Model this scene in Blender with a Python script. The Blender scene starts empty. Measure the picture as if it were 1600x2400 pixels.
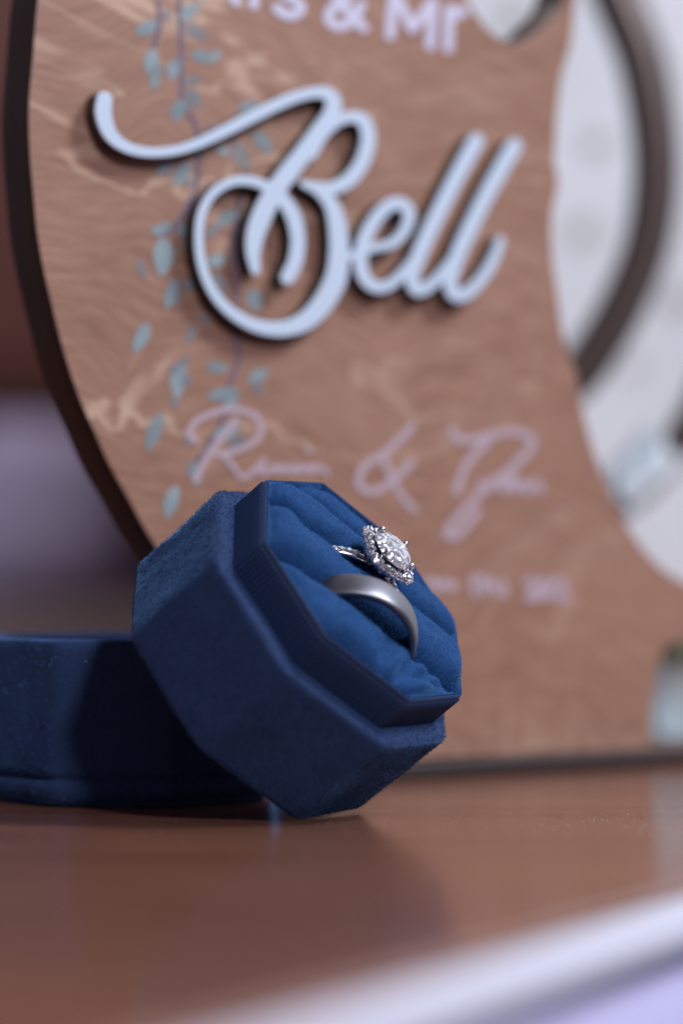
import bpy, bmesh, math, random
import numpy as np
from mathutils import Vector, Matrix, noise

random.seed(7)
rng = np.random.default_rng(7)
scene = bpy.context.scene
C = scene.collection
R = math.radians

# ------------------------------------------------------------------ camera
CAM_H = 0.047
PITCH = math.atan(98 / 6667)
cam = bpy.data.cameras.new('camera')
cam_ob = bpy.data.objects.new('camera', cam)
C.objects.link(cam_ob)
cam_ob.location = (0, 0, CAM_H)
cam_ob.rotation_euler = (math.pi / 2 + PITCH, 0, 0)
cam.sensor_fit = 'HORIZONTAL'
cam.sensor_width = 24
cam.lens = 100
cam.clip_start = 0.01
cam.clip_end = 50
cam.dof.use_dof = True
cam.dof.focus_distance = 0.508
cam.dof.aperture_fstop = 5.6
scene.camera = cam_ob

# ------------------------------------------------------------------ light
world = bpy.data.worlds.new("World")
scene.world = world
world.use_nodes = True
bg = world.node_tree.nodes['Background']
bg.inputs[0].default_value = (0.60, 0.52, 0.66, 1)
bg.inputs[1].default_value = 0.22
scene.view_settings.view_transform = 'Standard'
scene.view_settings.look = 'None'
scene.view_settings.exposure = 0.0
scene.view_settings.gamma = 1.0


def area(name, loc, target, sx, sy, power, col):
    l = bpy.data.lights.new(name, 'AREA')
    l.shape = 'RECTANGLE'
    l.size = sx
    l.size_y = sy
    l.energy = power
    l.color = col
    o = bpy.data.objects.new(name, l)
    C.objects.link(o)
    o.location = loc
    o.rotation_euler = (Vector(target) - Vector(loc)).to_track_quat('-Z', 'Y').to_euler()
    return o


# the window of the room, to the right of the camera
area('window_light', (0.80, 0.36, 0.92), (0.0, 0.55, 0.04), 0.26, 0.36, 15.5, (0.82, 0.90, 1.0))
# a smaller window behind the camera, and an added fill for the far background
area('rear_window_light', (0.42, -0.36, 0.62), (-.03, .52, .03), 0.12, 0.12, 8.0, (0.84, 0.88, 1.0))
area('added_back_fill', (-.5, 1.25, 1.1), (-.2, 2.2, -.1), 0.5, 0.4, 5.5, (1.0, 0.93, 0.95))
scene.cycles.use_denoising = True
scene.cycles.max_bounces = 8

# ------------------------------------------------------------------ helpers
CP, SP = math.cos(PITCH), math.sin(PITCH)


def ray(x, y):
    """direction of the view ray through a photo pixel (1600 x 2400)"""
    a = (x - 800) / 6667.0
    b = (1200 - y) / 6667.0
    return Vector((a, CP - b * SP, SP + b * CP))


CAM = Vector((0, 0, CAM_H))


def at_z(x, y, z):
    d = ray(x, y)
    return CAM + d * ((z - CAM_H) / d.z)


def at_depth(x, y, Y):
    d = ray(x, y)
    return CAM + d * (Y / d.y)


def tag(o, label=None, cat=None, group=None, kind=None):
    if label: o['label'] = label
    if cat: o['category'] = cat
    if group: o['group'] = group
    if kind: o['kind'] = kind
    return o


def empty(name, loc, rot=None):
    o = bpy.data.objects.new(name, None)
    o.empty_display_size = 0.01
    C.objects.link(o)
    o.location = loc
    if rot is not None: o.rotation_euler = rot
    return o


def link(name, me, mat, parent=None, smooth=False):
    o = bpy.data.objects.new(name, me)
    C.objects.link(o)
    if mat and not me.materials: me.materials.append(mat)
    if parent: o.parent = parent
    if smooth:
        for p in me.polygons: p.use_smooth = True
    return o


def mesh(name, v, f, mat, parent=None, smooth=False):
    me = bpy.data.meshes.new(name)
    me.from_pydata([tuple(map(float, p)) for p in v], [], [tuple(map(int, q)) for q in f])
    me.update()
    return link(name, me, mat, parent, smooth)


def frombm(name, bm, mat, parent=None, smooth=False):
    bmesh.ops.recalc_face_normals(bm, faces=bm.faces)
    me = bpy.data.meshes.new(name)
    bm.to_mesh(me)
    bm.free()
    return link(name, me, mat, parent, smooth)


def box_bm(x0, x1, y0, y1, z0, z1, bev=0.0, seg=3):
    bm = bmesh.new()
    bmesh.ops.create_cube(bm, size=1)
    for v in bm.verts:
        v.co = Vector((x0 + (v.co.x + .5) * (x1 - x0), y0 + (v.co.y + .5) * (y1 - y0), z0 + (v.co.z + .5) * (z1 - z0)))
    if bev: bmesh.ops.bevel(bm, geom=bm.edges[:], offset=bev, segments=seg, affect='EDGES', profile=.5)
    return bm


def prism(pts, z0, z1, bev=0.0, seg=4, bottom=True):
    bm = bmesh.new()
    a = [bm.verts.new((p[0], p[1], z0)) for p in pts]
    b = [bm.verts.new((p[0], p[1], z1)) for p in pts]
    n = len(pts)
    bm.faces.new(b)
    bm.faces.new(a[::-1])
    for i in range(n): bm.faces.new((a[i], a[(i + 1) % n], b[(i + 1) % n], b[i]))
    if bev: bmesh.ops.bevel(bm, geom=bm.edges[:], offset=bev, segments=seg, affect='EDGES', profile=.5)
    return bm


# ------------------------------------------------------------------ materials
def mat(name, base, rough=.5, metal=0, **k):
    m = bpy.data.materials.new(name)
    m.use_nodes = True
    p = m.node_tree.nodes['Principled BSDF']
    p.inputs['Base Color'].default_value = (*base, 1)
    p.inputs['Roughness'].default_value = rough
    p.inputs['Metallic'].default_value = metal
    for kk, vv in k.items(): p.inputs[kk].default_value = vv
    return m


class N:
    def __init__(s, m): s.t = m.node_tree; s.p = s.t.nodes['Principled BSDF']

    def n(s, typ, **kw):
        x = s.t.nodes.new(typ)
        for k, v in kw.items():
            if k.startswith('i_'): x.inputs[k[2:]].default_value = v
            else: setattr(x, k, v)
        return x

    def l(s, a, b): s.t.links.new(a, b)

    def coord(s, scale=(1, 1, 1), rot=(0, 0, 0)):
        c = s.n('ShaderNodeTexCoord')
        m = s.n('ShaderNodeMapping')
        m.inputs['Scale'].default_value = scale
        m.inputs['Rotation'].default_value = rot
        s.l(c.outputs['Object'], m.inputs[0])
        return m.outputs[0]

    def noise(s, co, scale, detail=4, rough=.5, dist=0):
        x = s.n('ShaderNodeTexNoise')
        x.inputs['Scale'].default_value = scale
        x.inputs['Detail'].default_value = detail
        x.inputs['Roughness'].default_value = rough
        x.inputs['Distortion'].default_value = dist
        s.l(co, x.inputs['Vector'])
        return x.outputs['Fac']

    def ramp(s, f, stops):
        r = s.n('ShaderNodeValToRGB')
        e = r.color_ramp.elements
        while len(e) < len(stops): e.new(.5)
        for q, (p, c) in zip(e, stops):
            q.position = p
            q.color = (*c, 1) if len(c) == 3 else c
        s.l(f, r.inputs[0])
        return r.outputs[0]

    def mix(s, f, a, b, mode='MIX'):
        x = s.n('ShaderNodeMix', data_type='RGBA', blend_type=mode)
        if isinstance(f, float): x.inputs[0].default_value = f
        else: s.l(f, x.inputs[0])
        for v, i in ((a, 6), (b, 7)):
            if isinstance(v, tuple): x.inputs[i].default_value = (*v, 1)
            else: s.l(v, x.inputs[i])
        return x.outputs[2]

    def bump(s, h, strength, dist):
        b = s.n('ShaderNodeBump')
        b.inputs['Strength'].default_value = strength
        b.inputs['Distance'].default_value = dist
        s.l(h, b.inputs['Height'])
        s.l(b.outputs[0], s.p.inputs['Normal'])
        return b


def velvet(name, c0, c1, sheen=.8, tint=(.12, .32, .85)):
    m = mat(name, c0, .85)
    g = N(m)
    co = g.coord()
    n1 = g.noise(co, 260, 3, .6)
    n2 = g.noise(co, 2600, 2, .6)
    col = g.ramp(n1, [(.3, c0), (.7, c1)])
    col2 = g.mix(n2, col, tuple(min(1, x * 1.7) for x in c1))
    g.l(col2, g.p.inputs['Base Color'])
    g.p.inputs['Sheen Weight'].default_value = sheen
    g.p.inputs['Sheen Roughness'].default_value = .35
    n3 = g.noise(g.coord((1, 1, .6)), 95, 4, .65, 1.0)
    g.l(g.ramp(n3, [(.34, tuple(x * .35 for x in tint)), (.64, tuple(min(1, x * 1.7) for x in tint))]), g.p.inputs['Sheen Tint'])
    g.p.inputs['Specular IOR Level'].default_value = .15
    g.bump(n2, .5, .0002)
    return m


M_VEL = velvet('navy_velvet', (.010, .018, .044), (.016, .029, .076), 1.0, (.13, .30, .76))
M_CUSH = velvet('blue_cushion_velvet', (.005, .018, .058), (.009, .038, .115), .5, (.14, .4, 1.0))
M_CPILE = mat('bright_blue_pile', (.024, .088, .25), .5)
M_BPILE = mat('navy_pile', (.015, .035, .100), .5)
for m_, t_ in ((M_CPILE, (.16, .42, 1.0)), (M_BPILE, (.16, .32, .75))):
    p = m_.node_tree.nodes['Principled BSDF']
    p.inputs['Sheen Weight'].default_value = .5
    p.inputs['Sheen Tint'].default_value = (*t_, 1)
    p.inputs['Specular IOR Level'].default_value = .5
    p.inputs['Specular Tint'].default_value = (*t_, 1)
M_RIB = mat('navy_grosgrain', (.009, .018, .050), .6)
M_RIB.node_tree.nodes['Principled BSDF'].inputs['Specular IOR Level'].default_value = .2
M_PILE = mat('glinting_pile', (.055, .12, .33), .3)
M_PILE.node_tree.nodes['Principled BSDF'].inputs['Specular Tint'].default_value = (.3, .55, 1.0, 1)
M_PILE.node_tree.nodes['Principled BSDF'].inputs['Specular IOR Level'].default_value = 1.0
M_PILE.node_tree.nodes['Principled BSDF'].inputs['Sheen Weight'].default_value = .6
M_PILE.node_tree.nodes['Principled BSDF'].inputs['Sheen Tint'].default_value = (.14, .32, .8, 1)
M_RIB.node_tree.nodes['Principled BSDF'].inputs['Sheen Weight'].default_value = .3
M_RIB.node_tree.nodes['Principled BSDF'].inputs['Sheen Tint'].default_value = (.15, .35, .9, 1)

M_SIGN = mat('stained_plywood', (.3, .16, .1), .45)
g = N(M_SIGN)
tc = g.n('ShaderNodeTexCoord')
sx = g.n('ShaderNodeSeparateXYZ')
g.l(tc.outputs['Object'], sx.inputs[0])
warp = g.noise(g.coord((11, 1, 9), (0, R(20), 0)), 1.0, 2, .5, .3)
warp2 = g.noise(g.coord((60, 1, 60)), 1.0, 2, .5)


def math_(op, x, y):
    q = g.n('ShaderNodeMath', operation=op)
    for v, i in ((x, 0), (y, 1)):
        if isinstance(v, (int, float)): q.inputs[i].default_value = v
        else: g.l(v, q.inputs[i])
    return q.outputs[0]


zz_ = math_('ADD', math_('ADD', sx.outputs[2], math_('MULTIPLY', sx.outputs[0], .12)), math_('ADD', math_('MULTIPLY', warp, .055), math_('MULTIPLY', warp2, .0006)))


def grain(kx, kz, det, rough):
    c = g.n('ShaderNodeCombineXYZ')
    g.l(math_('MULTIPLY', sx.outputs[0], kx), c.inputs[0])
    g.l(math_('MULTIPLY', zz_, kz), c.inputs[2])
    return g.noise(c.outputs[0], 1.0, det, rough)


fib = grain(100, 820, 4, .65)
mid = grain(30, 220, 4, .6)
blot = grain(10, 34, 3, .55)
fl = math_('ABSOLUTE', math_('SUBTRACT', g.noise(g.coord((9, 1, 15), (0, R(-25), 0)), 1.3, 4, .6, 1.0), .5), 0)
flare = math_('MULTIPLY', g.ramp(fl, [(0.0, (1, 1, 1)), (.024, (0, 0, 0))]), g.ramp(blot, [(.40, (.05, .05, .05)), (.56, (.75, .75, .75))]))
base = g.ramp(math_('ADD', math_('MULTIPLY', fib, .75), math_('MULTIPLY', mid, .25)), [(.32, (.165, .075, .046)), (.5, (.258, .126, .083)), (.70, (.355, .198, .135))])
b2 = g.mix(g.ramp(blot, [(.38, (0, 0, 0)), (.62, (.30, .30, .30))]), base, (.36, .20, .145))
flare = math_('MULTIPLY', flare, g.ramp(math_('ADD', math_('MULTIPLY', sx.outputs[0], 4.5), .55), [(.30, (1, 1, 1)), (.62, (.28, .28, .28))]))
b3 = g.mix(flare, b2, (.56, .38, .27))
g.l(b3, g.p.inputs['Base Color'])
g.bump(fib, .15, .0003)

M_EDGE = mat('dark_stained_edge', (.030, .014, .009), .4)
g = N(M_EDGE)
e = g.noise(g.coord((10, 500, 10)), 1.0, 3)
g.l(g.ramp(e, [(.35, (.018, .009, .006)), (.65, (.05, .024, .016))]), g.p.inputs['Base Color'])

M_RAIL = mat('dark_rail_wood', (.022, .012, .012), .6)
M_LET = mat('white_letter_paint', (.47, .53, .63), .5)
g = N(M_LET)
g.bump(g.noise(g.coord(), 900, 3), .06, .0003)
M_PRINT = mat('pale_mauve_print', (.39, .285, .32), .6)
M_PRINT2 = mat('white_print', (.50, .46, .57), .6)


def print_mat(name, c, amt):
    m = mat(name, c, .55)
    g = N(m)
    n = g.noise(g.coord(), 160, 3, .6)
    g.l(g.ramp(n, [(.3, tuple(x * .8 for x in c)), (.7, tuple(min(1, x * 1.15) for x in c))]), g.p.inputs['Base Color'])
    g.p.inputs['Alpha'].default_value = amt
    return m


M_LEAF = [print_mat('teal_leaf_print', (.22, .275, .295), .78), print_mat('grey_leaf_print', (.22, .25, .28), .5),
          print_mat('pale_teal_leaf_print', (.27, .335, .36), .78)]
M_STEM = print_mat('mauve_stem_print', (.19, .14, .21), .5)

M_TABLE = mat('polished_mahogany', (.09, .035, .022), .16)
g = N(M_TABLE)
n1 = g.noise(g.coord((3, 60, 1), (0, 0, R(12))), 2.0, 5, .6, .6)
g.l(g.ramp(n1, [(.3, (.150, .060, .036)), (.7, (.23, .098, .060))]), g.p.inputs['Base Color'])
n2 = g.noise(g.coord((1, 1, 1)), 900, 3, .7)
n3 = g.noise(g.coord((1, 1, 1)), 40, 3, .6)
g.l(g.ramp(n3, [(.3, (.12, .12, .12)), (.7, (.19, .19, .19))]), g.p.inputs['Roughness'])
n4 = g.noise(g.coord((60, 2200, 1), (0, 0, R(9))), 1, 4, .7)
g.bump(g.mix(.5, n2, n4), .16, .0001)
M_APRON = mat('pale_lavender_paint', (.52, .48, .70), .5)
M_TRIM = mat('glossy_white_trim', (.46, .44, .50), .7)
M_DUST = mat('pale_dust', (.34, .25, .21), .8)

M_WALL = mat('cream_wallpaper', (.66, .66, .70), .8)
g = N(M_WALL)
wn = g.noise(g.coord(), 14, 3)
g.l(g.ramp(wn, [(.3, (.66, .65, .67)), (.7, (.76, .75, .77))]), g.p.inputs['Base Color'])
M_FLOWER = mat('beige_flower_print', (.42, .38, .33), .8)
M_HOOP = mat('dark_bronze', (.085, .058, .05), .3, .3)
M_GLINT = mat('pale_glint', (.86, .94, .98), .3)  # pale colour of the reflection patch on the lower loop
M_JAR = mat('frosted_teal_glass', (.78, .92, .96), .55)
M_JAR.node_tree.nodes['Principled BSDF'].inputs['Transmission Weight'].default_value = .9
M_JARLID = mat('olive_lid', (.17, .17, .10), .5)

M_BAND = mat('brushed_tungsten', (.21, .205, .23), .42, 1)
g = N(M_BAND)
bn = g.noise(g.coord((600, 4000, 600)), 1, 3)
g.bump(bn, .12, .0001)
M_PLAT = mat('white_gold', (.72, .68, .70), .16, 1)
M_DIA = mat('diamond', (.86, .85, .92), .03, .5)
p = M_DIA.node_tree.nodes['Principled BSDF']
p.inputs['Transmission Weight'].default_value = .5
p.inputs['IOR'].default_value = 2.2
g = N(M_DIA)
vo = g.n('ShaderNodeTexVoronoi')
vo.inputs['Scale'].default_value = 800
g.l(g.coord(), vo.inputs['Vector'])
g.bump(vo.outputs['Distance'], .9, .0006)
M_DIA2 = mat('small_diamond', (.70, .74, .80), .04, .85)
M_SEAM = mat('dark_seam_thread', (.006, .010, .028), .8)

# ------------------------------------------------------------------ room behind
FAR = [
    ('floor', [(-4, -2, -.75), (4, -2, -.75), (4, 5, -.75), (-4, 5, -.75)], mat('lavender_carpet', (.34, .31, .44), .9)),
]
for nm, v, m in FAR:
    tag(mesh(nm, v, [(0, 1, 2, 3)], m), kind='structure')

# wallpapered wall right behind the sign
wy = 0.98
xl = at_depth(1010, 1000, wy).x
w = frombm('wall', box_bm(xl, 1.6, wy, wy + .06, -.75, 1.4), M_WALL)
tag(w, kind='structure')
for (px, py, r) in [(1400, 335, .0042), (1370, 540, .0046), (1590, 700, .005), (1210, 40, .005), (1560, 160, .003), (1485, 860, .003), (1190, 330, .004)]:
    c = at_depth(px, py, wy)
    bm = bmesh.new()
    for k in range(5):
        a = k * math.tau / 5
        for rr_ in (0.,):
            cx, cz = c.x + math.cos(a) * r * .55, c.z + math.sin(a) * r * .55
            vs = [bm.verts.new((cx + math.cos(t * math.tau / 8) * r * .42, wy - .0008 - k * .0001, cz + math.sin(t * math.tau / 8) * r * .42)) for t in range(8)]
            bm.faces.new(vs)
    o = frombm('wallpaper_flower', bm, M_FLOWER, w)

# far wall of the room seen at the left
M_FAR = mat('mauve_wall_paint', (.20, .145, .17), .9)
tag(frombm('back_wall', box_bm(-2.2, .6, 2.6, 2.7, -.75, 1.8), M_FAR), kind='structure')
cab = empty('cabinet', (-.36, 2.3, -.75))
tag(cab, 'dark reddish brown wooden cabinet far behind the left rim of the sign', 'cabinet')
M_CAB = mat('reddish_brown_wood', (.13, .045, .03), .5)
M_CAB2 = mat('red_brown_panel', (.19, .065, .045), .5)
z_low = at_depth(60, 960, 2.3).z
frombm('body', box_bm(-.5, .30, 0, .25, z_low + .75, 1.6, .004), M_CAB, cab)
for k in range(3):
    frombm('door_panel', box_bm(-.48 + .26 * k, -.48 + .26 * k + .23, -.012, -.001, z_low + .78, 1.55, .004), M_CAB2, cab)
for k in range(4):
    frombm('leg', box_bm(-.49 + .75 * (k % 2), -.45 + .75 * (k % 2), .02 + .17 * (k // 2), .06 + .17 * (k // 2), 0, z_low + .75, .003), M_CAB, cab)

# lavender cushion on a pale bench, far out of focus
ben = empty('bench', (-.28, 1.75, -.75))
tag(ben, 'pale grey upholstered bench far behind the table at the left', 'bench')
zb = at_depth(60, 1400, 1.75).z
M_BENCH = mat('pale_grey_cloth', (.34, .34, .42), .9)
frombm('seat', box_bm(-.25, .045, -.1, .2, .60, zb + .75, .01), M_BENCH, ben)
frombm('seat', box_bm(.05, .45, -.1, .2, .60, zb + .75 - .005, .01), mat('brown_grey_cloth', (.20, .145, .14), .9), ben)
for k in range(4):
    frombm('leg', box_bm(-.22 + .6 * (k % 2), -.19 + .6 * (k % 2), -.07 + .22 * (k // 2), -.04 + .22 * (k // 2), 0, .60, .003), M_CAB, ben)
cz = at_depth(100, 1170, 1.76)
bm = bmesh.new()
bmesh.ops.create_icosphere(bm, subdivisions=4, radius=1)
for v in bm.verts:
    x, y, z = v.co
    f = lambda t: math.copysign(abs(t) ** .55, t)
    v.co = Vector((f(x) * .052, y * .03, f(z) * .055 * (1 - .12 * x)))
cu = frombm('cushion', bm, mat('lavender_satin', (.42, .37, .52), .6), None, True)
cu.location = (cz.x, 1.76, zb + .055)
tag(cu, 'small lavender cushion standing on the pale bench far behind the table', 'cushion')

# ------------------------------------------------------------------ table
e0 = Vector((.0487, .406)); ed = Vector((.0615, .122)).normalized()
near = e0 - ed * .75
far = e0 + ed * .62
tp = [(near.x, near.y), (far.x, far.y), (far.x, .975), (-.9, .975), (-.9, near.y)]
bm = prism(tp, -.016, 0, .0)
ee = [q for q in bm.edges if all(abs(v.co.z) < 1e-6 for v in q.verts)]
bmesh.ops.bevel(bm, geom=ee, offset=.0012, segments=4, affect='EDGES', profile=.5)
table = empty('table', (-.3, .6, -.75))
tag(table, 'glossy reddish brown polished wooden table with a pale lavender edge at the lower right', 'table')
tt = frombm('tabletop', bm, M_TABLE, table)
tt.matrix_parent_inverse = table.matrix_world.inverted()
tt.parent = table
tt.location = (.3, -.6, .75)
# rounded pale edge strip along the right front edge
nrm = Vector((ed.y, -ed.x))
def strip(name, sec, m):
    V = []; F = []
    for i, q in enumerate((near, far)):
        for s, z in sec: V.append((q.x + nrm.x * s, q.y + nrm.y * s, z))
    n = len(sec)
    for k in range(n): F.append((k, (k + 1) % n, n + (k + 1) % n, n + k))
    F += [tuple(range(n)), tuple(range(2 * n - 1, n - 1, -1))]
    o = mesh(name, V, F, m, table, False)
    o.location = (.3, -.6, .75)
    for p_ in o.data.polygons: p_.use_smooth = len(p_.vertices) == 4


rs = .0040
sec = [(.0006, -.0004 - rs)] + [(.0006 + rs * (1 - math.cos(math.pi * k / 14)), -.0004 - rs + rs * math.sin(math.pi * k / 14)) for k in range(15)]
sec += [(.0006 + 2 * rs, -.0065), (.0006, -.0065)]
strip('edge_strip', sec, M_TRIM)
strip('apron', [(.0012, -.0068), (.0052, -.0068), (.0056, -.0080), (.0056, -.06), (.0012, -.06)], M_APRON)
for (lx, ly) in ((-.5, .2), (-.5, .3), (.2, .3)):
    lg = frombm('leg', box_bm(lx, lx + .05, ly, ly + .05, 0, .733, .004), M_TABLE, table)

# specks of dust in the focus plane
V = []; F = []
for k in range(520):
    if k < 440: x, y = random.gauss(.052, .018), random.gauss(.492, .014)
    else: x, y = random.uniform(-.09, .09), random.gauss(.49, .03)
    s = random.uniform(.00004, .00011)
    i = len(V)
    V += [(x - s, y - s, .00015), (x + s, y - s * .6, .00015), (x + s * .3, y + s, .00015), (x, y, .00015 + s * 1.3)]
    F += [(i, i + 1, i + 3), (i + 1, i + 2, i + 3), (i + 2, i, i + 3), (i, i + 2, i + 1)]
d = mesh('dust', V, F, M_DUST)
tag(d, 'fine pale dust specks on the glossy table top', 'dust', kind='stuff')

# ------------------------------------------------------------------ ring box
RB = Matrix(((0.7202, -0.0157, 0.6936), (0.3999, 0.8263, -0.3965), (-0.5669, 0.563, 0.6014))).normalized()
TB = Vector((-.0013, .5084, .0363))
L = .0231


def octa(a, ch):
    return [(-a, a - ch), (-a, -a + ch), (-a + ch, -a), (a - ch, -a), (a, -a + ch), (a, a - ch), (a - ch, a), (-a + ch, a)]


def fibres(name, src, m, parent, dens, length, width, nap=(0, 0, 0), jit=.9, keep=None):
    """short pile: one thin triangle per tuft, scattered over a surface"""
    me = src.data
    me.calc_loop_triangles()
    tv = np.array([t.vertices[:] for t in me.loop_triangles])
    co = np.array([v.co[:] for v in me.vertices])
    A, B, D = co[tv[:, 0]], co[tv[:, 1]], co[tv[:, 2]]
    nn = np.cross(B - A, D - A)
    ar = np.linalg.norm(nn, axis=1) / 2
    nn = nn / (2 * ar[:, None] + 1e-20)
    cnt = int(ar.sum() * dens)
    idx = rng.choice(len(ar), cnt, p=ar / ar.sum())
    r1 = np.sqrt(rng.random(cnt))[:, None]; r2 = rng.random(cnt)[:, None]
    P = A[idx] * (1 - r1) + B[idx] * r1 * (1 - r2) + D[idx] * r1 * r2
    Nn = nn[idx]
    if keep is not None:
        k = keep(P, Nn)
        P, Nn = P[k], Nn[k]
        cnt = len(P)
    d = Nn + np.array(nap) + rng.normal(size=(cnt, 3)) * jit * .5
    d /= np.linalg.norm(d, axis=1)[:, None]
    s = np.cross(d, rng.normal(size=(cnt, 3)))
    s /= np.linalg.norm(s, axis=1)[:, None]
    ln = (length * (.5 + rng.random(cnt)))[:, None]
    P = P - Nn * length * .15
    v = np.stack([P - s * width / 2, P + s * width / 2, P + d * ln], 1).reshape(-1, 3)
    f = np.arange(cnt * 3).reshape(-1, 3)
    me2 = bpy.data.meshes.new(name)
    me2.vertices.add(cnt * 3); me2.vertices.foreach_set('co', v.ravel())
    me2.loops.add(cnt * 3); me2.loops.foreach_set('vertex_index', f.ravel())
    me2.polygons.add(cnt); me2.polygons.foreach_set('loop_start', np.arange(cnt) * 3)
    me2.polygons.foreach_set('loop_total', np.full(cnt, 3))
    me2.update(calc_edges=True)
    o = link(name, me2, m, parent)
    tag(o, kind='stuff')
    return o


def soften(bm, amp, scale, cuts=0):
    if cuts: bmesh.ops.subdivide_edges(bm, edges=bm.edges[:], cuts=cuts, use_grid_fill=True)
    bm.normal_update()
    for v in bm.verts:
        v.co += v.normal * amp * noise.noise(v.co * scale)


rbox = empty('ring_box', TB - RB.col[2] * L, RB.to_euler())
tag(rbox, 'navy velvet octagonal ring box tilted on its edge holding two rings', 'ring box')
bm = prism(octa(.0280, .0164), 0, L, 0)
# puffed sides: inset the corners a little with a round bevel
bmesh.ops.bevel(bm, geom=bm.edges[:], offset=.0016, segments=6, affect='EDGES', profile=.55)
bmesh.ops.triangulate(bm, faces=[f for f in bm.faces if len(f.verts) > 4])
bmesh.ops.subdivide_edges(bm, edges=[q for q in bm.edges if q.calc_length() > .004], cuts=7, use_grid_fill=True)
soften(bm, .00035, 120)
body = frombm('body', bm, M_VEL, rbox, True)
fibres('velvet_pile', body, M_BPILE, body, 12e6, .00048, .00009, (.2, -.1, .3), 1.0)

# ribbed collar
ch = .0241 * .586
oc = octa(.0241, ch)
pts = []
for i in range(8):
    a, b = Vector(oc[i]), Vector(oc[(i + 1) % 8])
    m_ = int(round((b - a).length / .00012))
    for k in range(m_): pts.append(a.lerp(b, k / m_))
# round the eight corners
P_ = np.array([p[:] for p in pts])
for _ in range(40): P_ = (np.roll(P_, 1, 0) + P_ * 2 + np.roll(P_, -1, 0)) / 4
d_ = np.roll(P_, -1, 0) - np.roll(P_, 1, 0)
nr = np.stack([-d_[:, 1], d_[:, 0]], 1) / np.linalg.norm(d_, axis=1)[:, None]
if (nr[0] @ P_[0]) < 0: nr = -nr
s_ = np.r_[0, np.cumsum(np.linalg.norm(np.diff(P_, axis=0), axis=1))]
nrib = round(s_[-1] / .00092)
rib = .00042 * np.abs(np.sin(np.pi * s_ / s_[-1] * nrib)) ** .8
V = []; F = []
n = len(P_)
rows = [(-.0008, 0, 1), (.0006, 0, 1), (.0040, 0, 1), (.0066, 0, 1), (.00685, -.0001, .8), (.0070, -.0001, 0), (.0075, .0000, 0), (.0078, -.0002, 0), (.0078, -.0004, 0), (.0072, -.0005, 0), (.0035, -.0006, 0)]
for z, off, ra in rows:
    q = P_ + nr * (off + rib * ra)[:, None]
    V += [(a, b, z + L) for a, b in q]
for r_ in range(len(rows) - 1):
    for k in range(n):
        F.append((r_ * n + k, r_ * n + (k + 1) % n, (r_ + 1) * n + (k + 1) % n, (r_ + 1) * n + k))
mesh('ribbed_collar', V, F, M_RIB, rbox, True)

# cushion: four velvet rolls, slits between them
CR = [-.0235, -.0098, .0047, .0150, .0235]
AMP = [.0082, .0086, .0076, .0064]


def cush_h(u, v):
    wob = noise.noise(Vector((u * 90, v * 30, 3.1))) * .00045
    vv = min(max(v + wob, -.02349), .02349)
    k = max(i for i in range(4) if vv >= CR[i])
    t = (vv - CR[k]) / (CR[k + 1] - CR[k])
    b = AMP[k] * max(0, 1 - abs(2 * t - 1) ** 3.6) ** .6
    s = max(abs(u), abs(v), (abs(u) + abs(v)) / 1.4142) / .0236
    edge = 1.0 if s < .8 else max(0, 1 - .35 * ((s - .8) / .2) ** 3)
    base = .0021
    # slits pulled open by the rings
    if k == 0 or k == 1:
        base -= .0022 * math.exp(-((vv - CR[1]) / .0016) ** 2) * math.exp(-(u / .012) ** 4)
    if k == 1 or k == 2:
        base -= .0015 * math.exp(-((vv - CR[2]) / .0014) ** 2) * math.exp(-((u - .001) / .010) ** 4)
    h = base + b * edge
    w_ = noise.noise(Vector((u * 150 + 5, v * 210, .4))) * .0003 + noise.noise(Vector((u * 420, v * 420, 1.4))) * .00022
    h += w_ * edge
    # gathered folds in the front roll towards its right end, dents where the fabric tucks in
    for (fu, fv, a_, su, sv, ro) in ((.0085, -.0175, -.0015, .0016, .006, -.5), (.0125, -.0155, -.0013, .0012, .005, -.7), (-.014, -.0155, -.0006, .0030, .006, .6), (.003, -.0185, -.0009, .002, .005, -.3), (.0165, -.0140, -.0010, .0010, .004, -.9),
                                     (-.0065, .0035, -.0018, .0040, .0030, 0), (-.016, .001, -.0005, .0035, .004, .5)):
        du, dv = u - fu, v - fv
        x = du * math.cos(ro) + dv * math.sin(ro)
        y = -du * math.sin(ro) + dv * math.cos(ro)
        h += 1.9 * a_ * math.exp(-(x / su) ** 2 - (y / sv) ** 2)
    k_ = min(1, max(0, (s - .95) / .05))
    k_ = k_ * k_ * (3 - 2 * k_)
    return h * (1 - k_) + .0079 * k_


G = 260
xs = np.linspace(-.0238, .0238, G)
idx = {}
V = []; F = []
lim = .0236
for j in range(G):
    for i in range(G):
        u, v = xs[i], xs[j]
        s = max(abs(u), abs(v), (abs(u) + abs(v)) / 1.4142)
        if s <= lim * 1.02:
            if s > lim: u, v = u * lim / s, v * lim / s
            idx[i, j] = len(V)
            V.append((u, v, cush_h(u, v) + L))
for j in range(G - 1):
    for i in range(G - 1):
        q = [(i, j), (i + 1, j), (i + 1, j + 1), (i, j + 1)]
        if all(t in idx for t in q): F.append([idx[t] for t in q])
cush = mesh('cushion', V, F, M_CUSH, rbox, True)
fibres('velvet_pile', cush, M_CPILE, cush, 13e6, .00042, .00009, (.6, .3, .0), 1.0)


def box_local(u, v, n_):
    return TB + RB @ Vector((u, v, n_))


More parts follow.
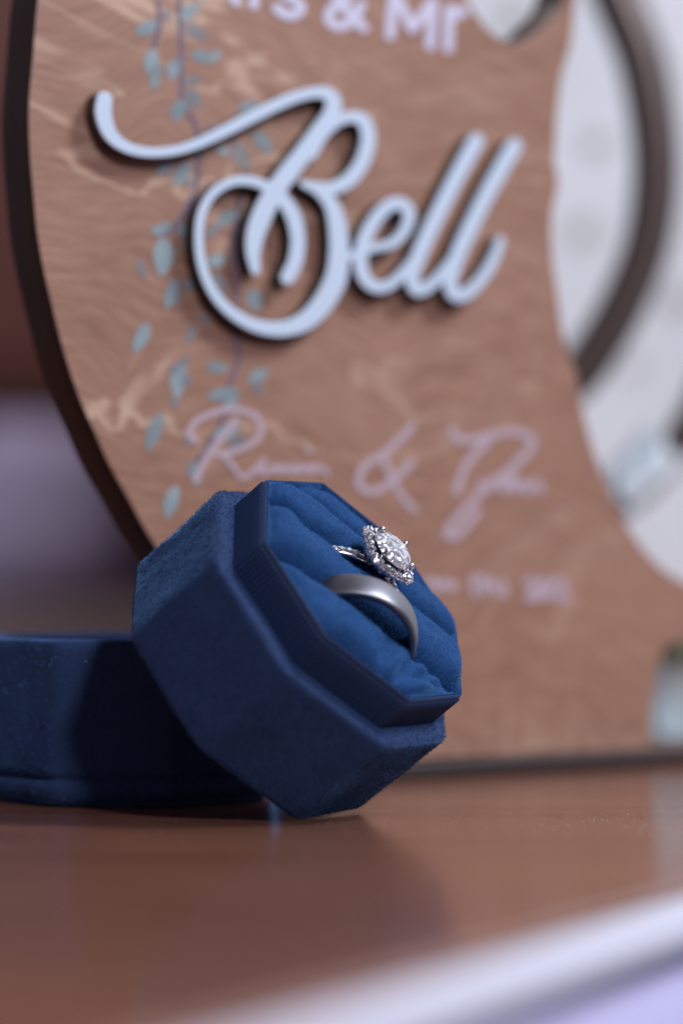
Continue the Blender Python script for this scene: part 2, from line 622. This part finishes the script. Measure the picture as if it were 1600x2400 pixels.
# ------------------------------------------------------------------ the two rings
def ring_mesh(name, Ro, prof, m, parent, seg=160):
    """ring in the local XZ plane, axis Y; prof = closed list of (y, inward)"""
    V = []; F = []
    n = len(prof)
    for k in range(seg):
        a = k * math.tau / seg
        for y, r in prof: V.append(((Ro - r) * math.sin(a), y, (Ro - r) * math.cos(a)))
    for k in range(seg):
        for j in range(n):
            F.append((k * n + j, k * n + (j + 1) % n, ((k + 1) % seg) * n + (j + 1) % n, ((k + 1) % seg) * n + j))
    return mesh(name, V, F, m, parent, True)


RE = RB.to_euler()
W = .0027
prof = [(W * math.cos(math.pi * k / 16), .0006 * (1 - math.sin(math.pi * k / 16) ** .7)) for k in range(17)]
prof += [(-W * math.cos(math.pi * k / 8) * .97, .0015 + .0002 * math.sin(math.pi * k / 8)) for k in range(9)]
band = ring_mesh('wedding_band', .0118, prof, M_BAND, None)
band.matrix_world = Matrix.Translation(box_local(0.0004, -.0096, .0036)) @ (RB @ Matrix.Rotation(R(4), 3, 'X')).to_4x4()
tag(band, 'plain satin grey domed wedding band standing in the front slit', 'ring')

eng = empty('engagement_ring', box_local(.0004, .0046, -.0020), RE)
tag(eng, 'white gold engagement ring with large round diamond and halo in the back slit', 'ring')
prof = [(.0009 * math.cos(math.tau * k / 12), .0007 - .0007 * math.sin(math.tau * k / 12)) for k in range(12)]
ring_mesh('shank', .0128, prof, M_PLAT, eng)


def gem_mesh(r, h_t, h_b, nseg, table=.55):
    bm = bmesh.new()
    g0 = [bm.verts.new((r * math.cos(math.tau * k / nseg), r * math.sin(math.tau * k / nseg), .0)) for k in range(nseg)]
    m0 = [bm.verts.new((r * .80 * math.cos(math.tau * (k + .5) / nseg), r * .80 * math.sin(math.tau * (k + .5) / nseg), h_t * .62)) for k in range(nseg)]
    t0 = [bm.verts.new((r * table * math.cos(math.tau * k / nseg), r * table * math.sin(math.tau * k / nseg), h_t)) for k in range(nseg)]
    l0 = [bm.verts.new((r * .45 * math.cos(math.tau * (k + .5) / nseg), r * .45 * math.sin(math.tau * (k + .5) / nseg), -h_b * .55)) for k in range(nseg)]
    cu_ = bm.verts.new((0, 0, -h_b))
    for k in range(nseg):
        j = (k + 1) % nseg
        bm.faces.new((g0[k], g0[j], m0[k]))
        bm.faces.new((m0[k], g0[j], m0[j]))
        bm.faces.new((m0[k], t0[j], t0[k]))
        bm.faces.new((m0[k], m0[j], t0[j]))
        bm.faces.new((g0[k], l0[k], g0[j]))
        bm.faces.new((l0[k], l0[j], g0[j]))
        bm.faces.new((l0[k], cu_, l0[j]))
    bm.faces.new(t0)
    bmesh.ops.recalc_face_normals(bm, faces=bm.faces)
    me = bpy.data.meshes.new('gem')
    bm.to_mesh(me); bm.free()
    return me


HZ = .0155


def hr(a, r, e=3.2):
    a2 = a - .25
    return r / (abs(math.cos(a2)) ** e + abs(math.sin(a2)) ** e) ** (1 / e)

  # height of the halo above the ring centre
tilt = Matrix.Rotation(R(-4), 4, 'X')
me = gem_mesh(.0045, .0014, .0028, 14)
o = link('centre_diamond', me, M_DIA, eng); o.location = (0, 0, HZ + .0013)
# halo plate and basket
bm = bmesh.new()
seg = 64
pr = [(.0028, .0004), (.0055, .0003), (.0057, -.0004), (.0050, -.0011), (.0036, -.0012)]
vs = [[bm.verts.new((hr(math.tau * k / seg, r_) * math.cos(math.tau * k / seg), hr(math.tau * k / seg, r_) * math.sin(math.tau * k / seg), HZ + z_)) for r_, z_ in pr] for k in range(seg)]
for k in range(seg):
    for j in range(len(pr)):
        bm.faces.new((vs[k][j], vs[(k + 1) % seg][j], vs[(k + 1) % seg][(j + 1) % len(pr)], vs[k][(j + 1) % len(pr)]))
frombm('halo', bm, M_PLAT, eng, True)
small = gem_mesh(.00062, .00030, .00035, 8)
small.materials.append(M_DIA2)
bead = None
bm = bmesh.new(); bmesh.ops.create_icosphere(bm, subdivisions=2, radius=.00017)
bead = bpy.data.meshes.new('bead'); bm.to_mesh(bead); bm.free(); bead.materials.append(M_PLAT)
for p_ in bead.polygons: p_.use_smooth = True
NS = 22
for k in range(NS):
    a = math.tau * k / NS
    o = link('halo_stone', small, None, eng)
    o.location = (hr(a, .00475) * math.cos(a), hr(a, .00475) * math.sin(a), HZ + .00055)
    o.rotation_euler = (random.uniform(-.25, .25), random.uniform(-.25, .25), random.random())
    o = link('bead', bead, None, eng)
    a += math.pi / NS
    o.location = (hr(a, .00535) * math.cos(a), hr(a, .00535) * math.sin(a), HZ + .00055)
    # stones set in the outer side of the halo
    o = link('halo_stone', small, None, eng)
    o.location = (hr(a, .0056) * math.cos(a), hr(a, .0056) * math.sin(a), HZ - .0002)
    o.rotation_euler = (0, math.pi / 2, a)
    o.rotation_euler = (Matrix.Rotation(a, 3, 'Z') @ Matrix.Rotation(math.pi / 2, 3, 'Y')).to_euler()


def tube(name, pts, rad, m, parent, ns=10):
    V = []; F = []
    pts = [Vector(p_) for p_ in pts]
    up0 = None
    for i, p_ in enumerate(pts):
        t = (pts[min(i + 1, len(pts) - 1)] - pts[max(i - 1, 0)]).normalized()
        a = t.orthogonal().normalized() if up0 is None else (up0 - t * up0.dot(t)).normalized()
        up0 = a
        b = t.cross(a)
        r = rad[i] if isinstance(rad, (list, tuple)) else rad
        for k in range(ns):
            q = p_ + (a * math.cos(k * math.tau / ns) + b * math.sin(k * math.tau / ns)) * r
            V.append(q)
    for i in range(len(pts) - 1):
        for k in range(ns): F.append((i * ns + k, i * ns + (k + 1) % ns, (i + 1) * ns + (k + 1) % ns, (i + 1) * ns + k))
    F += [tuple(range(ns))[::-1], tuple(range((len(pts) - 1) * ns, len(pts) * ns))]
    return mesh(name, V, F, m, parent, True)


for k in range(4):
    a = math.pi / 4 + k * math.pi / 2 + .2
    ca, sa = math.cos(a), math.sin(a)
    tube('prong', [(.0022 * ca, .0022 * sa, HZ - .0034), (.0036 * ca, .0036 * sa, HZ - .001), (.0043 * ca, .0043 * sa, HZ + .0015), (.0043 * ca, .0043 * sa, HZ + .0022), (.0038 * ca, .0038 * sa, HZ + .0026)],
         [.00035, .00035, .00042, .00062, .0004], M_PLAT, eng)
    tube('gallery_wire', [(.0046 * math.cos(a + .7), .0046 * math.sin(a + .7), HZ - .0008), (.0030 * math.cos(a + .7), .0030 * math.sin(a + .7), HZ - .0026), (.0012 * math.cos(a + .7), .0006 * math.sin(a + .7), HZ - .0036)], .0004, M_PLAT, eng)
for sgn in (-1, 1):
    for k in range(7):
        a = sgn * (.36 + k * .105)
        o = link('shank_stone', small, None, eng)
        rr_ = .01285
        o.location = (rr_ * math.sin(a), 0, rr_ * math.cos(a))
        o.rotation_euler = (0, a, 0)
        o.scale = (1.15, 1.15, 1.1)
        for sy in (-1, 1):
            o = link('bead', bead, None, eng)
            a2 = a + .06
            o.location = (.0128 * math.sin(a2), sy * .0006, .0128 * math.cos(a2))

# ------------------------------------------------------------------ lid of the ring box
LY = .5245
lid = empty('velvet_lid', (-.0405, LY + .028, .0))
lid.rotation_euler = (0, 0, R(-3))
tag(lid, 'navy velvet octagonal lid lying upside down on the table behind the box', 'lid')
ol = octa(.0280, .0164)
bm = bmesh.new()
lev = [(.42, .0002), (.90, .0003), (.96, .0010), (.995, .0024), (1.0, .0038), (.990, .0047), (.962, .0053), (.988, .0059), (1.0, .0064), (1.0, .029), (.995, .0306), (.97, .0312), (.94, .0306), (.92, .028), (.90, .010), (.5, .0095)]
# rounded octagon outline for every level
op = []
for i in range(8):
    a, b = Vector(ol[i]), Vector(ol[(i + 1) % 8])
    for k in range(24): op.append(a.lerp(b, k / 24))
OP = np.array([p_[:] for p_ in op])
for _ in range(5): OP = (np.roll(OP, 1, 0) + 2 * OP + np.roll(OP, -1, 0)) / 4
lev2 = []
for a, b in zip(lev[:-1], lev[1:]):
    m_ = max(1, int(math.hypot((b[0] - a[0]) * .028, b[1] - a[1]) / .0012))
    for k in range(m_): lev2.append((a[0] + (b[0] - a[0]) * k / m_, a[1] + (b[1] - a[1]) * k / m_))
lev2.append(lev[-1])
V = []; F = []
n = len(OP)
for s, z in lev2:
    for x, y in OP: V.append((x * s, y * s, z))
for r_ in range(len(lev2) - 1):
    for k in range(n): F.append((r_ * n + k, r_ * n + (k + 1) % n, (r_ + 1) * n + (k + 1) % n, (r_ + 1) * n + k))
F.append(tuple(range(n))[::-1]); F.append(tuple(range((len(lev2) - 1) * n, len(lev2) * n)))
lb = mesh('body', V, F, M_VEL, lid, True)
fibres('velvet_pile', lb, M_PILE, lb, 6e6, .00036, .00011, (.0, -.1, -.2), 1.5, keep=lambda P, Nn: (P[:, 1] < .012))

# ------------------------------------------------------------------ sign
YAW = R(36)
B0 = at_z(950, 1824, 0)
EX = Vector((math.cos(YAW), math.sin(YAW), 0))
NS_ = Vector((math.sin(YAW), -math.cos(YAW), 0))


def on_sign(x, y, off=0.0):
    """photo pixel -> (along, up) on the sign's front plane raised by off"""
    d = ray(x, y)
    P0 = B0 + NS_ * off
    t = (P0 - CAM).dot(NS_) / d.dot(NS_)
    q = CAM + d * t
    return ((q - B0).dot(EX), q.z)


sign = empty('wedding_sign', B0, (0, 0, YAW))
tag(sign, 'stained wooden wedding sign with raised white script letters and printed greenery', 'sign')


def smooth_closed(pts, n=8):
    out = []
    m_ = len(pts)
    for i in range(m_):
        p0, p1, p2, p3 = (np.array(pts[(i + k - 1) % m_], float) for k in range(4))
        for t in np.arange(n) / n:
            out.append(.5 * ((2 * p1) + (-p0 + p2) * t + (2 * p0 - 5 * p1 + 4 * p2 - p3) * t * t + (-p0 + 3 * p1 - 3 * p2 + p3) * t ** 3))
    return out


def smooth_open(pts, n=8):
    P = [np.array(p_, float) for p_ in pts]
    P = [2 * P[0] - P[1]] + P + [2 * P[-1] - P[-2]]
    out = []
    for i in range(1, len(P) - 2):
        p0, p1, p2, p3 = P[i - 1:i + 3]
        for t in np.arange(n) / n:
            out.append(.5 * ((2 * p1) + (-p0 + p2) * t + (2 * p0 - 5 * p1 + 4 * p2 - p3) * t * t + (-p0 + 3 * p1 - 3 * p2 + p3) * t ** 3))
    out.append(P[-2])
    return out


def slab(name, loops, y_back, y_front, m, parent, bevel=0.0, tri=True):
    """outline loops (along, up) with holes -> solid between two planes of the sign (y_front < y_back)"""
    cu = bpy.data.curves.new(name, 'CURVE')
    cu.dimensions = '2D'
    cu.fill_mode = 'BOTH'
    S = 100.0
    for lp in loops:
        sp = cu.splines.new('POLY')
        sp.points.add(len(lp) - 1)
        for k, (a, b) in enumerate(lp): sp.points[k].co = (a * S, b * S, 0, 1)
        sp.use_cyclic_u = True
    th = (y_back - y_front)
    cu.extrude = (th / 2 - bevel) * S
    cu.bevel_depth = bevel * S
    cu.bevel_resolution = 2
    if bevel: cu.offset = -bevel * S
    t = bpy.data.objects.new('tmp', cu)
    C.objects.link(t)
    dg = bpy.context.evaluated_depsgraph_get()
    me = bpy.data.meshes.new_from_object(t.evaluated_get(dg))
    bpy.data.objects.remove(t)
    bpy.data.curves.remove(cu)
    yc = (y_back + y_front) / 2
    for v in me.vertices: v.co = Vector((v.co.x / S, yc - v.co.z / S, v.co.y / S))
    me.name = name
    me.materials.clear()
    return link(name, me, m, parent)


outline = [(87, 0), (76, 128), (66, 255), (69, 370), (77, 460), (84, 536), (98, 620), (116, 700), (145, 815), (181, 925), (217, 1007), (253, 1087), (300, 1172), (350, 1262), (430, 1378), (520, 1490), (620, 1600), (730, 1700)]
outline = [tuple(p_) for p_ in smooth_open([(250, -420), (150, -250), (108, -110)] + outline, 5)]
right = [(1351, 0), (1340, 96), (1319, 175), (1307, 260), (1303, 340), (1300, 380), (1308, 410), (1306, 450), (1295, 500), (1295, 585), (1308, 691), (1324, 797), (1351, 877), (1372, 983), (1404, 1089), (1446, 1180), (1484, 1254), (1529, 1310), (1570, 1346), (1640, 1380), (1740, 1420)]
right = [tuple(p_) for p_ in smooth_open([(1300, -520), (1400, -330), (1400, -180), (1370, -80)] + right, 5)]
tail = [(1740, 1490), (1640, 1500), (1585, 1505), (1556, 1525), (1540, 1570), (1532, 1640), (1526, 1740), (1534, 1756), (1560, 1762), (1800, 1757)]
ZB = .0036
lp = [on_sign(*p_) for p_ in outline] + [(on_sign(800, 1700)[0], ZB)] + [(on_sign(1860, 1700)[0], ZB)] + [on_sign(*p_) for p_ in tail[::-1]] + [on_sign(*p_) for p_ in right[::-1]]
hole = [on_sign(*p_) for p_ in smooth_closed([(1192, 100), (1240, 85), (1290, 40), (1320, 0), (1345, -110), (1320, -240), (1200, -300), (1070, -210), (1060, -90), (1098, 0), (1140, 62)], 5)]
TH = .0105
panel = slab('panel', [lp, hole], TH, 0, M_SIGN, sign, .0004)
panel.data.materials.append(M_EDGE)
for p_ in panel.data.polygons:
    if p_.normal.y > -.80: p_.material_index = 1
# base rail the panel stands on
frombm('base_rail', box_bm(on_sign(690, 1700)[0], on_sign(1900, 1700)[0], -.0055, TH + .004, 0, .0034, .0008), M_RAIL, sign)


# strokes -> union outline by distance field and marching squares
def field_loops(strokes, step=2.5, pad=12):
    caps = []
    for st in strokes:
        q = smooth_open(st, 7)
        for a, b in zip(q[:-1], q[1:]): caps.append((a, b))
    A = np.array([c[0] for c in caps]); B = np.array([c[1] for c in caps])
    mw = max(A[:, 2].max(), B[:, 2].max())
    x0 = min(A[:, 0].min(), B[:, 0].min()) - mw - pad; x1 = max(A[:, 0].max(), B[:, 0].max()) + mw + pad
    y0 = min(A[:, 1].min(), B[:, 1].min()) - mw - pad; y1 = max(A[:, 1].max(), B[:, 1].max()) + mw + pad
    nx, ny = int((x1 - x0) / step) + 2, int((y1 - y0) / step) + 2
    X = x0 + np.arange(nx) * step; Y = y0 + np.arange(ny) * step
    Fd = np.full((ny, nx), 1e3)
    for a, b in caps:
        r = max(a[2], b[2]) / 2 + 3 * step + 2
        i0 = max(0, int((min(a[0], b[0]) - r - x0) / step)); i1 = min(nx, int((max(a[0], b[0]) + r - x0) / step) + 2)
        j0 = max(0, int((min(a[1], b[1]) - r - y0) / step)); j1 = min(ny, int((max(a[1], b[1]) + r - y0) / step) + 2)
        gx, gy = np.meshgrid(X[i0:i1], Y[j0:j1])
        dx, dy = b[0] - a[0], b[1] - a[1]
        t = np.clip(((gx - a[0]) * dx + (gy - a[1]) * dy) / (dx * dx + dy * dy + 1e-9), 0, 1)
        dd = np.hypot(gx - a[0] - t * dx, gy - a[1] - t * dy) - (a[2] + (b[2] - a[2]) * t) / 2
        Fd[j0:j1, i0:i1] = np.minimum(Fd[j0:j1, i0:i1], dd)
    Fd += 1e-4
    Fd = np.minimum(Fd, 30)
    nxt = {}
    pos = {}

    def ept(k):
        if k not in pos:
            (j, i, d) = k
            a = Fd[j, i]
            b = Fd[j, i + 1] if d == 0 else Fd[j + 1, i]
            t = a / (a - b)
            pos[k] = (X[i] + (t * step if d == 0 else 0), Y[j] + (t * step if d == 1 else 0))
        return k
    inside = Fd < 0
    jj, ii = np.nonzero((inside[:-1, :-1].astype(int) + inside[1:, :-1] + inside[:-1, 1:] + inside[1:, 1:]) % 4 != 0)
    for j, i in zip(jj, ii):
        c = (inside[j, i], inside[j, i + 1], inside[j + 1, i + 1], inside[j + 1, i])
        E = [(j, i, 0), (j, i + 1, 1), (j + 1, i, 0), (j, i, 1)]  # edge k joins corner k and k+1
        ent = [k for k in range(4) if not c[k] and c[(k + 1) % 4]]
        ext = [k for k in range(4) if c[k] and not c[(k + 1) % 4]]
        for a in ent:
            b = min(ext, key=lambda q: (q - a) % 4)
            nxt[ept(E[a])] = ept(E[b])
    loops = []
    seen = set()
    for s in list(nxt):
        if s in seen: continue
        lp_ = []
        k = s
        while k is not None and k not in seen:
            seen.add(k)
            lp_.append(pos[k])
            k = nxt.get(k)
        if len(lp_) > 8:
            q = np.array(lp_)
            for _ in range(2): q = (np.roll(q, 1, 0) + 2 * q + np.roll(q, -1, 0)) / 4
            loops.append([tuple(t) for t in q[::2]] if len(q) > 24 else [tuple(t) for t in q])
    return loops


def K(pts, s=.7334, ox=150, oy=150, wf=None):
    return [(ox + x * s, oy + y * s, (w_ - 1) * (s if wf is None else wf)) for x, y, w_ in pts]


LB = [
    K([(130, 112, 52), (127, 160, 54), (148, 222, 46), (195, 262, 38), (260, 280, 34), (340, 278, 32), (420, 256, 34), (520, 210, 38), (620, 158, 40), (720, 112, 38), (790, 92, 36), (838, 92, 42), (862, 118, 50), (852, 165, 54), (815, 215, 54), (765, 285, 58), (715, 350, 62), (672, 410, 62), (635, 480, 66), (612, 545, 60), (605, 605, 46), (612, 658, 32)]),
    K([(790, 285, 40), (830, 225, 34), (880, 180, 34), (935, 168, 40), (966, 195, 46), (972, 250, 48), (950, 320, 48), (905, 375, 46), (850, 398, 42), (800, 392, 34), (765, 382, 24)]),
    K([(775, 385, 24), (820, 408, 38), (858, 455, 50), (876, 530, 60), (880, 610, 66), (868, 690, 70), (825, 768, 66), (770, 822, 60), (700, 846, 50), (620, 838, 44), (545, 800, 38), (485, 740, 34), (447, 660, 32), (432, 570, 30), (440, 480, 30), (475, 415, 30), (530, 378, 30), (590, 372, 32), (650, 392, 36), (700, 432, 46), (735, 490, 50), (748, 560, 48), (740, 630, 48), (715, 682, 46)]),
]
LE = [K([(905, 620, 22), (950, 600, 26), (1000, 585, 28), (1050, 572, 32), (1090, 530, 36), (1104, 480, 40), (1080, 445, 40), (1035, 455, 42), (990, 505, 44), (958, 570, 46), (948, 635, 46), (966, 690, 42), (1005, 714, 38), (1050, 700, 34), (1095, 655, 32), (1130, 610, 32)])]
LL1 = [K([(1318, 246, 50), (1285, 305, 50), (1235, 400, 50), (1180, 510, 50), (1135, 610, 50), (1112, 680, 46), (1128, 722, 40), (1165, 712, 36), (1205, 675, 34), (1240, 630, 34)])]
LL2 = [K([(1440, 262, 50), (1405, 320, 50), (1355, 410, 50), (1300, 520, 50), (1255, 620, 50), (1235, 695, 46), (1250, 738, 42), (1290, 732, 38), (1340, 680, 36), (1375, 620, 34), (1396, 562, 28)])]
Y0 = 0.0
for k, (st, zz) in enumerate(((LB, 0), (LE, .00006), (LL1, .00012), (LL2, .00018))):
    zf = .0040 + zz
    lo = [[on_sign(x, y, zf) for x, y in l_] for l_ in field_loops(st)]
    bdy = slab('raised_letter', lo, -.0002 - zz, -.0034 - zz, M_EDGE, sign)
    slab('letter_face', lo, -.00345 - zz, -zf, M_LET, bdy, .00018)

# printed lettering
def flat(name, strokes, m, h, step=2.5):
    lo = [[on_sign(x, y, h) for x, y in l_] for l_ in field_loops(strokes, step)]
    return slab(name, lo, -.00004, -h, m, sign)


def S(pts, s=1, ox=0, oy=0, w_=20): return [(ox + x * s, oy + y * s, w_) for x, y in pts]


TW = 23
top = [
    ('printed_letter', [S([(470, -15), (472, -100)], w_=TW), S([(472, -100), (512, -30)], w_=TW), S([(512, -30), (552, -88)], w_=TW), S([(552, -88), (552, 2)], w_=TW)]),
    ('printed_letter', [S([(597, -52), (595, 10)], w_=TW), S([(597, -35), (612, -58), (632, -58)], w_=TW)]),
    ('printed_letter', [S([(706, -42), (682, -54), (656, -40), (664, -15), (696, 2), (706, 20), (690, 33), (668, 32), (648, 18)], w_=TW)]),
    ('printed_letter', [S([(852, 64), (806, 15), (782, -25), (800, -50), (824, -28), (806, 2), (774, 24), (772, 48), (800, 60), (830, 42), (846, 10)], w_=TW)]),
    ('printed_letter', [S([(914, 82), (922, -25)], w_=TW), S([(922, -25), (966, 66)], w_=TW), S([(966, 66), (1014, 2)], w_=TW), S([(1014, 2), (1008, 106)], w_=TW)]),
    ('printed_letter', [S([(1050, 112), (1052, 20)], w_=TW), S([(1051, 52), (1068, 28), (1088, 26)], w_=TW)]),
]
for nm, st in top: flat(nm, st, M_PRINT2, .00022)
c3 = dict(s=.3827, ox=400, oy=900)
c2 = dict(s=.2551, ox=1000, oy=950)
flat('printed_name', [S([(150, 345), (112, 300), (165, 222), (300, 165), (420, 158), (525, 200), (556, 270), (515, 350), (400, 410), (320, 425)], w_=15, **c3), S([(400, 215), (320, 320), (235, 425), (150, 590)], w_=15, **c3),
                      S([(230, 420), (320, 440), (380, 500), (440, 570), (500, 540), (575, 465), (545, 530), (590, 545), (640, 500), (660, 545), (700, 500), (740, 545), (775, 495), (800, 540), (845, 500), (865, 545), (900, 500), (960, 550)], w_=12, **c3), S([(842, 402), (850, 405)], w_=15, **c3)], M_PRINT, .0002)
flat('printed_ampersand', [S([(1480, 255), (1400, 340), (1300, 430), (1190, 500), (1150, 590), (1185, 650), (1270, 650), (1380, 570), (1480, 480)], w_=17, **c3), S([(1290, 440), (1350, 560), (1400, 660), (1460, 740), (1500, 770)], w_=15, **c3)], M_PRINT, .0002)
flat('printed_name', [S([(230, 235), (290, 310), (420, 320), (600, 270), (800, 240), (950, 300), (960, 380), (860, 500), (700, 650), (560, 740), (420, 880), (260, 1060), (180, 1180), (260, 1210), (380, 1090), (470, 960)], w_=18, **c2), S([(560, 330), (420, 470), (320, 640), (270, 800)], w_=18, **c2),
                      S([(480, 700), (560, 780), (650, 660), (700, 790), (780, 640), (800, 790), (880, 690), (930, 800), (1000, 700), (1060, 790)], w_=14, **c2)], M_PRINT, .0002)
flat('printed_date', [S([(0, 1640), (60, 1600), (100, 1700), (160, 1610), (230, 1700), (240, 1620)], w_=14, **c2), S([(440, 1750), (430, 1590), (520, 1600), (520, 1720), (600, 1610), (640, 1720), (720, 1720), (700, 1630)], w_=14, **c2),
                      S([(900, 1640), (960, 1590), (990, 1690), (920, 1770), (1010, 1770), (1060, 1620), (1120, 1620), (1130, 1760), (1070, 1740), (1190, 1620), (1270, 1640), (1200, 1770), (1300, 1770)], w_=14, **c2)], M_PRINT, .0002)

# printed greenery
LV = [(65, 135, 165, 85, 50), (260, 85, 345, 15, 45), (270, 100, 380, 165, 52), (300, 225, 410, 255, 45), (142, 200, 112, 305, 48), (172, 265, 145, 388, 42), (232, 252, 214, 338, 46), (288, 372, 348, 465, 50), (268, 420, 232, 518, 52),
      (235, 680, 160, 748, 42), (302, 688, 228, 788, 52), (500, 462, 605, 440, 38), (482, 590, 548, 735, 62), (568, 560, 642, 655, 50), (410, 615, 470, 650, 32), (130, 985, 222, 940, 40), (182, 1005, 174, 1172, 76), (72, 1098, 104, 1185, 36),
      (238, 1176, 194, 1315, 46), (122, 1365, 58, 1495, 52), (508, 900, 405, 962, 45), (368, 1112, 455, 1080, 46), (398, 1150, 462, 1255, 46), (556, 1225, 576, 1325, 60), (268, 1528, 242, 1695, 60), (368, 1548, 465, 1562, 42), (632, 1568, 540, 1622, 42),
      (576, 1606, 612, 1682, 38), (368, 1685, 524, 1668, 46), (502, 1690, 436, 1728, 40), (184, 1748, 118, 1918, 52), (398, 1858, 505, 1788, 52), (524, 1828, 478, 1935, 56), (302, 1955, 332, 2065, 48), (242, 2055, 198, 2205, 50), (290, 950, 250, 1005, 40),
      (430, 210, 380, 250, 30), (300, 640, 360, 600, 34)]
for k in range(26):
    t = random.random()
    cx_ = 255 + 60 * math.sin(t * 5.5) + random.gauss(0, 55) + t * 110
    cy_ = 40 + t * 1900
    an = random.uniform(.3, 2.8)
    ln_ = random.uniform(35, 60)
    LV.append((cx_, cy_, cx_ + math.cos(an) * ln_, cy_ + math.sin(an) * ln_ * 1.2, random.uniform(24, 38)))
for k, (x0, y0, x1, y1, w_) in enumerate(LV):
    a = Vector((280 + x0 * .5526, y0 * .5526)); b = Vector((280 + x1 * .5526, y1 * .5526))
    d = b - a
    nn = Vector((-d.y, d.x)).normalized() * w_ * .5526 * .60
    bend = random.uniform(-.18, .18)
    pts_ = []
    for sgn in (1, -1):
        ts = [t / 9 for t in range(10)] if sgn == 1 else [t / 9 for t in range(8, 0, -1)]
        for t in ts:
            prof_ = math.sin(math.pi * t ** .85) ** .8
            q = a + d * t + nn * (sgn * prof_ + bend * math.sin(math.pi * t) * 2)
            pts_.append(q)
    h = .00011 + .000003 * (k % 23)
    vs = [on_sign(q.x, q.y, h) for q in pts_]
    mesh('printed_leaf', [(u, -h, z) for u, z in vs], [tuple(range(len(vs)))], M_LEAF[(0, 2, 1, 0, 2)[k % 5] if k < 38 else 1], sign)
for st in ([(160, 0), (172, 70), (165, 130), (135, 215)], [(255, -20), (258, 120), (264, 260), (262, 430)], [(330, 790), (290, 870), (250, 940), (185, 1010)], [(490, 1430), (505, 1520), (470, 1620), (440, 1700), (430, 1800), (330, 1960)], [(540, 740), (500, 900), (480, 1080), (500, 1220), (490, 1430)], [(262, 430), (330, 560), (330, 790)]):
    flat('printed_stem', [[(280 + x * .5526, y * .5526, 11) for x, y in st]], M_STEM, .00010, 2.5)

# ------------------------------------------------------------------ behind the sign: metal scroll stand, teal jar
HD = .76


def pxd(x, y, Y=HD): return at_depth(x, y, Y)


def ribbon(name, pix, wpx, depth, m, parent, Y=HD, closed=False, n=8):
    q = smooth_closed(pix, n) if closed else smooth_open(pix, n)
    P = [pxd(a[0], a[1], Y) for a in q]
    V = []; F = []
    m_ = len(P)
    for i in range(m_):
        a, b = (P[(i - 1) % m_], P[(i + 1) % m_]) if closed else (P[max(i - 1, 0)], P[min(i + 1, m_ - 1)])
        t = (b - a).normalized()
        sd = Vector((t.z, 0, -t.x))
        hw = wpx * Y / 6667 / 2
        for k in range(12):
            an = math.tau * k / 12
            f = lambda v: math.copysign(abs(v) ** .5, v)
            V.append(P[i] + sd * hw * f(math.cos(an)) + Vector((0, depth / 2 * f(math.sin(an)), 0)))
    for i in range(m_ if closed else m_ - 1):
        for k in range(12):
            F.append((i * 12 + k, i * 12 + (k + 1) % 12, ((i + 1) % m_) * 12 + (k + 1) % 12, ((i + 1) % m_) * 12 + k))
    if not closed: F += [tuple(range(12)), tuple(range((m_ - 1) * 12, m_ * 12))[::-1]]
    o = mesh(name, V, F, m, parent, True)
    if parent: o.location = -parent.location
    return o


foot = pxd(1300, 1500); foot.z = 0
st = empty('scroll_stand', foot)
tag(st, 'dark bronze metal stand with two curved loops behind the right side of the sign', 'stand')
ribbon('upper_loop', [(1440, -20), (1500, 130), (1530, 290), (1535, 430), (1515, 570), (1470, 690), (1410, 800), (1340, 890), (1220, 960), (1080, 930), (1000, 760), (970, 480), (1000, 180), (1040, -110), (1150, -280), (1290, -280), (1390, -160)], 112, .014, M_HOOP, st, closed=True)
ribbon('lower_loop', [(1700, 760), (1660, 900), (1605, 1010), (1530, 1110), (1440, 1180), (1300, 1210), (1180, 1150), (1140, 1020), (1220, 930)], 80, .012, M_HOOP, st)
ribbon('post', [(1220, 960), (1230, 1200), (1240, 1550)], 70, .01, M_HOOP, st)
fz = bmesh.new()
bmesh.ops.create_cone(fz, cap_ends=True, segments=40, radius1=.035, radius2=.032, depth=.02)
fo = frombm('foot', fz, M_HOOP, st)
fo.location = (pxd(1240, 1550).x - foot.x, 0, .0101)
sl = ribbon('painted_glint', [(1548, 1045), (1505, 1095), (1440, 1150)], 118, .018, M_GLINT, st, Y=HD - .004)  # pale piece standing in for a bright reflection on the loop
# pale streaks of the modelled reflection
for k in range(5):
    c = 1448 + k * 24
    ribbon('glint_streak', [(c, 1170 - k * 22), (c + 2, 1120 - k * 20), (c + 6, 1072 - k * 16)], 12, .004, M_GLINT, sl, Y=HD - .0135).location = (0, 0, 0)

jp = at_z(1640, 1700, 0)
jc = at_depth(1640, 1600, .74)
jar = empty('jar', (jc.x, .74, 0))
tag(jar, 'frosted pale teal glass jar with an olive lid cut by the right edge', 'jar')


def lathe(name, prof, m, parent, seg=48):
    V = []; F = []
    for r, z in prof:
        for k in range(seg): V.append((r * math.cos(k * math.tau / seg), r * math.sin(k * math.tau / seg), z))
    for i in range(len(prof) - 1):
        for k in range(seg): F.append((i * seg + k, i * seg + (k + 1) % seg, (i + 1) * seg + (k + 1) % seg, (i + 1) * seg + k))
    F += [tuple(range(seg))[::-1], tuple(range((len(prof) - 1) * seg, len(prof) * seg))]
    return mesh(name, V, F, m, parent, True)


lathe('body', [(.011, .0), (.0125, .0015), (.0128, .010), (.0122, .0165), (.0105, .0188)], M_JAR, jar)
lathe('lid', [(.0108, .0189), (.0118, .0196), (.0118, .0235), (.010, .0248), (.003, .0255)], M_JARLID, jar)
